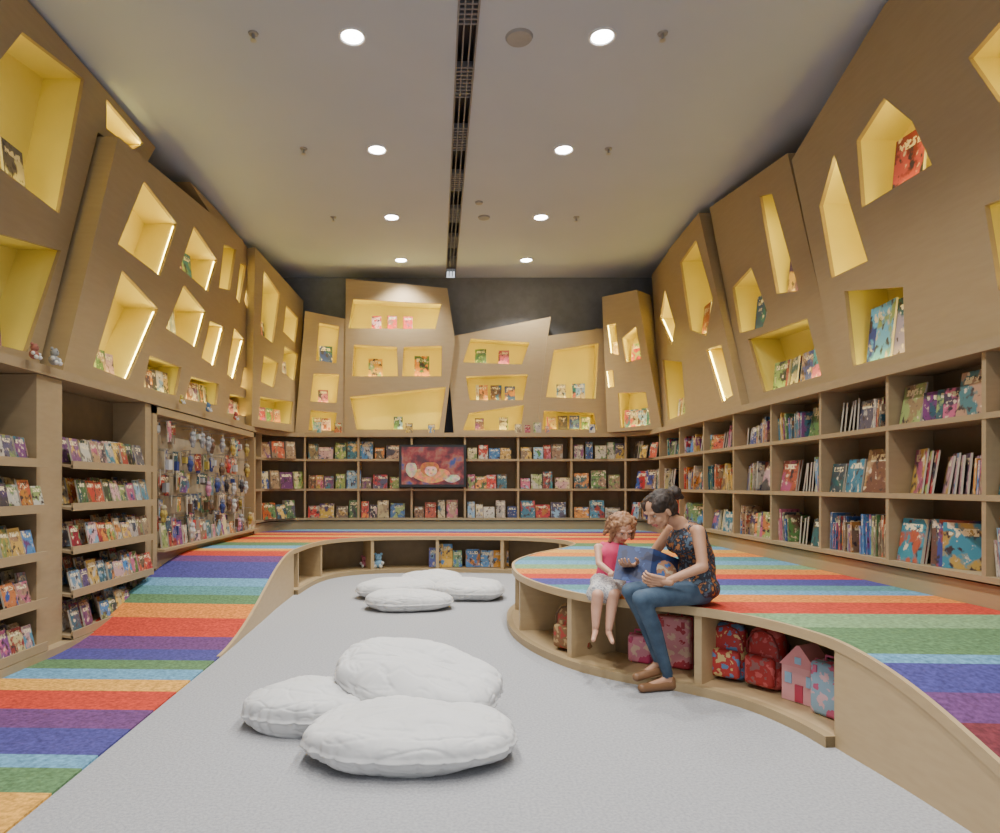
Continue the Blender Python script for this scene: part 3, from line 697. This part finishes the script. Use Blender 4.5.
# ------------------------------------------------------------------ people
def caps(a,b,r0,r1,n=18,m=6):
    a=Vector(a);b=Vector(b);t=b-a;L=t.length;t=t/L if L>1e-6 else Vector((0,0,1))
    u=t.orthogonal().normalized();w=t.cross(u); prof=[]
    for i in range(m+1):
        th=math.pi/2*i/m; prof.append((-r0*math.cos(th),r0*math.sin(th)))
    for i in range(m+1):
        th=math.pi/2*i/m; prof.append((L+r1*math.sin(th),r1*math.cos(th)))
    vs=[];fs=[]
    for (s_,r_) in prof:
        for j in range(n):
            an=2*math.pi*j/n; vs.append(a+t*s_+(u*math.cos(an)+w*math.sin(an))*max(r_,1e-4))
    K=len(prof)
    for i in range(K-1):
        for j in range(n): fs.append((i*n+j,i*n+(j+1)%n,(i+1)*n+(j+1)%n,(i+1)*n+j))
    fs.append(tuple(range(n))[::-1]); fs.append(tuple((K-1)*n+j for j in range(n)))
    return vs,fs
def ellips(c,ax,rad,n=20):
    vs,fs=caps((0,0,0),(0,0,1e-3),1,1,n,8)
    A=[Vector(x).normalized() for x in ax]; c=Vector(c)
    vs=[c+A[0]*v.x*rad[0]+A[1]*v.y*rad[1]+A[2]*v.z*rad[2] for v in vs]
    return vs,fs
def remesh(name,parts,mats,parent,voxel=.008,smooth=6,noise_amp=0,noise_sc=20):
    mb=MB()
    for p in parts:
        if p[0]=='c': v,f=caps(*p[1:5])
        else: v,f=ellips(*p[1:4])
        mb.add(v,f)
    me=bpy.data.meshes.new(name); me.from_pydata(mb.v,[],mb.f)
    bm=bmesh.new(); bm.from_mesh(me); bmesh.ops.recalc_face_normals(bm,faces=bm.faces); bm.to_mesh(me); bm.free()
    o=bpy.data.objects.new(name,me); link(o)
    r=o.modifiers.new('r','REMESH'); r.mode='VOXEL'; r.voxel_size=voxel; r.use_smooth_shade=True
    s_=o.modifiers.new('s','SMOOTH'); s_.iterations=smooth; s_.factor=.5
    dg=bpy.context.evaluated_depsgraph_get(); dg.update()
    me2=bpy.data.meshes.new_from_object(o.evaluated_get(dg)); 
    o.modifiers.clear(); o.data=me2
    me2.materials.clear()
    for m_ in mats: me2.materials.append(m_)
    n=len(me2.polygons); cen=np.empty(n*3,'f'); me2.polygons.foreach_get('center',cen); cen=cen.reshape(-1,3)
    best=np.full(n,1e9); mi=np.zeros(n,'i')
    for p in parts:
        if p[0]=='c':
            a=np.array(p[1]);b=np.array(p[2]);ab=b-a;L2=max(1e-9,ab@ab); t=np.clip(((cen-a)@ab)/L2,0,1)
            d=np.linalg.norm(cen-(a+t[:,None]*ab),axis=1)-(p[3]+(p[4]-p[3])*t); k=p[5]
        else:
            A=np.array([Vector(x).normalized() for x in p[2]]); q=(cen-np.array(p[1]))@A.T/np.array(p[3]); d=(np.linalg.norm(q,axis=1)-1)*min(p[3]); k=p[4]
        s2=d<best; best[s2]=d[s2]; mi[s2]=k
    me2.polygons.foreach_set('material_index',mi.tolist()); me2.polygons.foreach_set('use_smooth',[True]*n)
    if noise_amp:
        for v in me2.vertices:
            q=v.co*noise_sc; k=noise.noise(q); v.co+=v.normal*(k*noise_amp)
    me2.update()
    o.parent=parent; return o
M_skin=mat('skin',(.50,.27,.165),.5,(.46,.245,.145),20); M_skin2=mat('skin_child',(.58,.32,.22),.5,(.54,.29,.19),20)
M_hair=mat('hair_dark',(.035,.018,.011),.65,(.016,.009,.006),30,(1,1,.3),.5,120); M_hairc=mat('hair_golden',(.38,.20,.10),.6,(.22,.10,.045),40,(1,1,.4),.6,90)
M_brow=mat('brow_brown',(.14,.07,.04),.7)
M_jean=mat('denim',(.06,.105,.165),.8,(.035,.065,.11),12,bump=.2,bscale=120)
M_shoe=mat('leather_brown',(.22,.11,.05),.45); M_pink=mat('tank_pink',(.68,.05,.15),.7); M_lip=mat('lips',(.5,.13,.11),.4)
M_eye=mat('eye_dark',(.02,.015,.01),.2); M_eyew=mat('eye_white',(.6,.56,.52),.3)
M_dress=patmat('dress_floral',(.02,.022,.035),(.34,.13,.04),(.07,.11,.16),34)
M_skirt=patmat('skirt_floral',(.52,.50,.48),(.30,.30,.33),(.22,.22,.25),50)
def V(*a): return Vector(a)
def frame(f,up=(0,0,1)):
    f=Vector(f).normalized(); l=Vector(up).cross(f).normalized(); u=f.cross(l); return f,l,u
def head(name,c,fd,k,parent,skin,up=(0,0,1)):
    f,l,u=frame(fd,up); c=Vector(c)
    P=lambda a,b,cc: c+(f*a+l*b+u*cc)*k
    ax=(f,l,u); parts=[
     ('e',P(-.012,0,.028),ax,(.095*k,.076*k,.085*k),0),
     ('e',P(.022,0,-.025),ax,(.066*k,.06*k,.075*k),0),
     ('c',P(.05,.012,-.083),P(.05,-.012,-.083),.022*k,.022*k,0),
     ('c',P(.03,.04,-.055),P(.055,.01,-.085),.02*k,.018*k,0),('c',P(.03,-.04,-.055),P(.055,-.01,-.085),.02*k,.018*k,0),
     ('c',P(.082,0,.015),P(.105,0,-.025),.009*k,.013*k,0),
     ('c',P(.092,.011,-.03),P(.092,-.011,-.03),.009*k,.009*k,0),
     ('c',P(.08,.018,-.056),P(.08,-.018,-.056),.008*k,.008*k,1),('c',P(.078,.015,-.064),P(.078,-.015,-.064),.008*k,.008*k,1),
     ('c',P(.077,.045,.028),P(.084,.015,.026),.009*k,.009*k,0),('c',P(.077,-.045,.028),P(.084,-.015,.026),.009*k,.009*k,0),
     ('e',P(.055,.035,-.028),ax,(.03*k,.025*k,.028*k),0),('e',P(.055,-.035,-.028),ax,(.03*k,.025*k,.028*k),0),
     ('e',P(-.005,.078,-.01),ax,(.016*k,.008*k,.028*k),0),('e',P(-.005,-.078,-.01),ax,(.016*k,.008*k,.028*k),0)]
    remesh('head',parts,[skin,M_lip],parent,.0045,3)
    mb=MB()
    for sg in(-1,1):
        v,fc=ellips(P(.0735,sg*.031,.004),ax,(.010*k,.0125*k,.0055*k),12); mb.add(v,fc,0)
        v,fc=ellips(P(.0805,sg*.031,.003),ax,(.004*k,.005*k,.0050*k),10); mb.add(v,fc,1)
        v,fc=caps(P(.0845,sg*.018,.034),P(.0785,sg*.044,.033),.0022*k,.0016*k,8,3); mb.add(v,fc,2)
        v,fc=caps(P(.082,sg*.022,.009),P(.078,sg*.041,.007),.0018*k,.0018*k,8,3); mb.add(v,fc,2)
    mb.obj('eyes',[M_eyew,M_eye,M_brow],parent,True)
    return P,ax
def hand(name,wrist,fd,palm_n,k,parent,skin,curl=.7,side=1):
    f=Vector(fd).normalized(); pn=Vector(palm_n); pn=(pn-f*pn.dot(f)).normalized(); s_=f.cross(pn)*side; w=Vector(wrist)
    P=lambda a,b,c: w+(f*a+s_*b+pn*c)*k
    parts=[('c',P(-.03,0,0),P(.01,0,0),.024*k,.024*k,0)]
    for b in (-.03,-.01,.01,.03): parts.append(('c',P(.012,b*.7,0),P(.085,b,0),.014*k,.0125*k,0))
    for b,L in ((-.032,.062),(-.011,.078),(.011,.084),(.032,.074)):
        p=Vector((.085,b,0)); ang=curl*.35
        for seg,(ll,r0,r1) in enumerate(((L*.42,.0098,.009),(L*.32,.009,.0082),(L*.26,.0082,.007))):
            q=p+Vector((math.cos(ang)*ll,b*.04,math.sin(ang)*ll)); parts.append(('c',P(*p),P(*q),r0*k,r1*k,0)); p=q; ang+=curl*.75
    parts+=[('c',P(.02,.025,.006),P(.05,.058,.02),.014*k,.012*k,0),('c',P(.05,.058,.02),P(.078,.068,.034),.011*k,.0095*k,0),('c',P(.078,.068,.034),P(.098,.066,.044),.0095*k,.0078*k,0)]
    remesh(name,parts,[skin],parent,.0033,2)

# --- woman
W_=empty('seated_woman')
pel=V(1.66,4.50,.67); waist=V(1.665,4.49,.85); chest=V(1.60,4.465,1.00); nb_=V(1.535,4.45,1.095); nt_=V(1.455,4.43,1.135)
shn=V(1.605,4.31,1.05); shf=V(1.54,4.61,1.05)
eln=V(1.60,4.22,.83); wrn=V(1.37,4.24,.735); elf=V(1.42,4.68,.86); wrf=V(1.25,4.55,.80)
hn=V(1.66,4.41,.645); hf=V(1.63,4.58,.645); kn=V(1.21,4.22,.63); kf=V(1.19,4.40,.65); an_=V(1.43,4.385,.11); af=V(1.385,4.44,.20)
parts=[('e',pel,((1,0,0),(0,1,0),(0,0,1)),(.125,.17,.115),1),('c',pel,waist,.115,.10,0),('c',V(1.66,4.43,.72),V(1.65,4.43,.86),.09,.075,0),('c',V(1.66,4.57,.72),V(1.65,4.55,.86),.09,.075,0),
 ('c',waist,chest,.10,.105,0),('c',V(1.58,4.39,.97),V(1.575,4.54,.97),.085,.085,0),('c',V(1.53,4.40,.955),V(1.53,4.40,.95),.055,.055,0),('c',V(1.53,4.52,.955),V(1.53,4.52,.95),.055,.055,0),
 ('c',shn,shf,.043,.043,2),('c',chest,nb_,.08,.05,2),('c',nb_,nt_,.046,.043,2),
 ('c',shn,eln,.044,.034,2),('c',eln,wrn,.036,.022,2),('c',shf,elf,.044,.034,2),('c',elf,wrf,.036,.022,2),
 ('c',hn,kn,.088,.058,1),('c',hf,kf,.088,.058,1),
 ('c',kn,kn.lerp(an_,.35)+V(.015,.0,0),.056,.052,1),('c',kn.lerp(an_,.35)+V(.015,0,0),an_,.052,.036,1),
 ('c',kf,kf.lerp(af,.35)+V(.015,.0,0),.056,.052,1),('c',kf.lerp(af,.35)+V(.015,0,0),af,.052,.036,1),
 ('c',an_,an_+V(.012,0,-.045),.03,.028,2),('c',an_+V(0,0,-.04),V(1.27,4.34,.035),.026,.02,2),
 ('c',af,af+V(.012,0,-.04),.03,.028,2),('c',af+V(0,0,-.04),V(1.25,4.40,.085),.026,.02,2)]
remesh('body',parts,[M_dress,M_jean,M_skin],W_,.008,5)
parts=[('c',pel+V(0,0,.02),waist,.135,.112,0),('e',pel+V(-.02,-.01,-.005),((1,0,0),(0,1,0),(0,0,1)),(.165,.19,.11),0),('c',waist,chest,.112,.115,0),('c',V(1.58,4.39,.975),V(1.575,4.54,.975),.093,.093,0),
 ('c',V(1.525,4.40,.955),V(1.525,4.40,.951),.062,.062,0),('c',V(1.525,4.52,.955),V(1.525,4.52,.951),.062,.062,0),
 ('c',V(1.59,4.36,1.015),V(1.59,4.36,1.06),.05,.042,0),('c',V(1.56,4.56,1.015),V(1.56,4.55,1.06),.05,.042,0),('c',V(1.63,4.38,1.035),V(1.59,4.54,1.035),.05,.05,0)]
remesh('floral_dress',parts,[M_dress],W_,.008,4,.006,18)
P,ax=head('head',V(1.385,4.40,1.18),(-.82,-.30,-.50),1.03,W_,M_skin,(0,0,1))
hp=[('e',P(-.03,0,.045),ax,(.1,.086,.088),0),('e',P(-.06,0,.0),ax,(.066,.08,.08),0),('e',P(.0,.052,.055),ax,(.079,.04,.057),0),('e',P(.0,-.052,.055),ax,(.079,.04,.057),0),
 ('c',P(-.02,.078,.02),P(-.035,.07,-.05),.014,.008,0),('e',P(-.155,0,.045),ax,(.045,.05,.045),0),('c',P(-.10,0,.05),P(-.15,0,.045),.05,.038,0),('c',P(-.09,0,-.03),P(-.10,.01,-.09),.03,.012,0),('c',P(-.16,0,.03),P(-.19,.01,-.01),.03,.014,0)]
remesh('hair',hp,[M_hair],W_,.006,2,.006,45)
hand('hand_left',wrn,(-1,.25,.12),(0,.9,.35),1.0,W_,M_skin,.8,1)
hand('hand_right',wrf,(-.6,-.7,.1),(-.3,-.2,1),1.0,W_,M_skin,.6,-1)
def shoe(heel,toe):
    heel=Vector(heel);toe=Vector(toe)
    return [('c',heel,heel.lerp(toe,.5),.036,.031,0),('c',heel.lerp(toe,.5),toe,.031,.030,0),('c',heel+V(0,0,.02),heel+V(0,0,.03),.034,.030,0)]
o=remesh('shoe_left',shoe((1.455,4.39,.036),(1.25,4.335,.03)),[M_shoe],W_,.006,2)
o=remesh('shoe_right',shoe((1.41,4.44,.125),(1.23,4.39,.085)),[M_shoe],W_,.006,2)

# --- child
C_=empty('seated_child')
cp=V(1.15,4.86,.64); cw=V(1.16,4.855,.75); cc_=V(1.18,4.845,.86); cn=V(1.195,4.84,.93); ch=V(1.24,4.81,1.035)
s1=V(1.075,4.84,.895); s2=V(1.27,4.87,.895); e1=V(1.06,4.74,.79); w1=V(1.13,4.62,.73); e2=V(1.31,4.78,.80); w2=V(1.28,4.64,.76)
k1=V(1.02,4.60,.59); k2=V(1.13,4.60,.59); a1=V(1.0,4.58,.38); a2=V(1.09,4.57,.37)
parts=[('e',cp,((1,0,0),(0,1,0),(0,0,1)),(.105,.09,.085),1),('c',cp,cw,.08,.075,0),('c',cw,cc_,.075,.078,0),('c',V(1.14,4.85,.85),V(1.21,4.85,.85),.065,.065,0),
 ('c',s1,s2,.032,.032,2),('c',cc_,cn,.05,.032,2),('c',cn,ch,.032,.03,2),
 ('c',s1,e1,.03,.024,2),('c',e1,w1,.025,.018,2),('c',s2,e2,.03,.024,2),('c',e2,w2,.025,.018,2),
 ('c',cp+V(-.045,0,0),k1,.062,.042,2),('c',cp+V(.045,0,0),k2,.062,.042,2),
 ('c',k1,k1.lerp(a1,.4)+V(0,.012,0),.041,.039,2),('c',k1.lerp(a1,.4)+V(0,.012,0),a1,.039,.025,2),('c',k2,k2.lerp(a2,.4)+V(0,.012,0),.041,.039,2),('c',k2.lerp(a2,.4)+V(0,.012,0),a2,.039,.025,2),
 ('c',a1,a1+V(0,.01,-.035),.022,.022,2),('c',a1+V(0,0,-.035),a1+V(-.035,-.09,-.075),.021,.016,2),
 ('c',a2,a2+V(0,.01,-.035),.022,.022,2),('c',a2+V(0,0,-.035),a2+V(.0,-.095,-.075),.021,.016,2)]
remesh('body',parts,[M_pink,M_skirt,M_skin2],C_,.007,4)
parts=[('c',cp+V(0,0,.03),cw,.09,.083,0),('c',cw,cc_,.083,.086,0),('c',V(1.13,4.85,.85),V(1.22,4.85,.85),.071,.071,0),('c',V(1.115,4.845,.88),V(1.112,4.845,.915),.035,.026,0),('c',V(1.235,4.86,.88),V(1.237,4.86,.915),.035,.026,0)]
remesh('pink_tank_top',parts,[M_pink],C_,.007,3)
parts=[('e',cp+V(0,0,.0),((1,0,0),(0,1,0),(0,0,1)),(.13,.115,.085),0),('c',cp+V(-.04,-.03,.0),k1+V(.01,.05,.005),.082,.068,0),('c',cp+V(.04,-.03,.0),k2+V(-.01,.05,.005),.082,.068,0),('c',k1+V(0,.07,0),k2+V(0,.07,0),.065,.065,0)]
remesh('patterned_skirt',parts,[M_skirt],C_,.008,3,.008,25)
P,ax=head('head',ch,(.15,-.8,-.5),.88,C_,M_skin2)
random.seed(3)
hp=[('e',P(-.028,0,.04),ax,(.09,.088,.08),0),('e',P(-.055,0,-.01),ax,(.055,.085,.08),0)]
for i in range(46):
    th=random.uniform(-2.3,2.3); z0=random.uniform(-.02,.085)
    rr=.09; a=P(-.02-math.cos(th)*rr*.85,math.sin(th)*rr,z0)
    b_=P(-.03-math.cos(th)*rr*1.15,math.sin(th)*rr*1.3,z0-random.uniform(.03,.11))
    hp.append(('c',a,b_,.02,.011,0))
remesh('curly_hair',hp,[M_hairc],C_,.006,1,.012,55)
hand('hand_right',w1,(.75,-.45,.1),(.2,.3,.9),.68,C_,M_skin2,.8,1)
hand('hand_left',w2,(.3,-.9,.0),(.1,.3,-.9),.68,C_,M_skin2,.7,1)

# --- open picture book between them
e=empty('open_picture_book',(1.31,4.40,.70))
e.rotation_euler=(math.radians(-38),math.radians(14),math.radians(-10))
mb=MB()
m_cov=patmat('cover_blue',(.012,.03,.11),(.03,.07,.22),(.015,.02,.06),7)
for sg in(-1,1):
    r=V(sg*math.cos(.25),math.sin(.25),0); d=V(-r.y,r.x,0)*sg
    if d.y<0: d=-d
    o=V(0,0,0)+r*.115
    mb.obox(o,r,d,V(0,0,1),.23,.004,.28,0); mb.obox(o+d*.004+V(0,0,.006),r,d,V(0,0,1),.215,.009,.268,1)
mb.obj('covers_and_pages',[m_cov,M_page],e)
mb=MB(); r=V(math.cos(.25),math.sin(.25),0); d=V(-r.y,r.x,0)
pts=[V(0,0,.14)+r*(.115+.075*math.cos(2*math.pi*i/20))-d*.001+V(0,0,.09*math.sin(2*math.pi*i/20)) for i in range(20)]
mb.quad(pts); mb.obj('cover_picture',[patmat('cover_art',(.35,.17,.09),(.5,.38,.25),(.05,.12,.3),16)],e)

# ------------------------------------------------------------------ world and camera
w=bpy.data.worlds.new('World'); scene.world=w; w.use_nodes=True
w.node_tree.nodes['Background'].inputs[0].default_value=(.90,.95,1,1); w.node_tree.nodes['Background'].inputs[1].default_value=1.25
cd=bpy.data.cameras.new('camera'); cd.sensor_width=36; cd.sensor_fit='HORIZONTAL'; cd.lens=24.0; cd.shift_x=.05; cd.shift_y=.0685; cd.clip_start=.05
co=bpy.data.objects.new('camera',cd); co.location=(0,0,1.35); co.rotation_euler=(math.pi/2,0,0); link(co); scene.camera=co
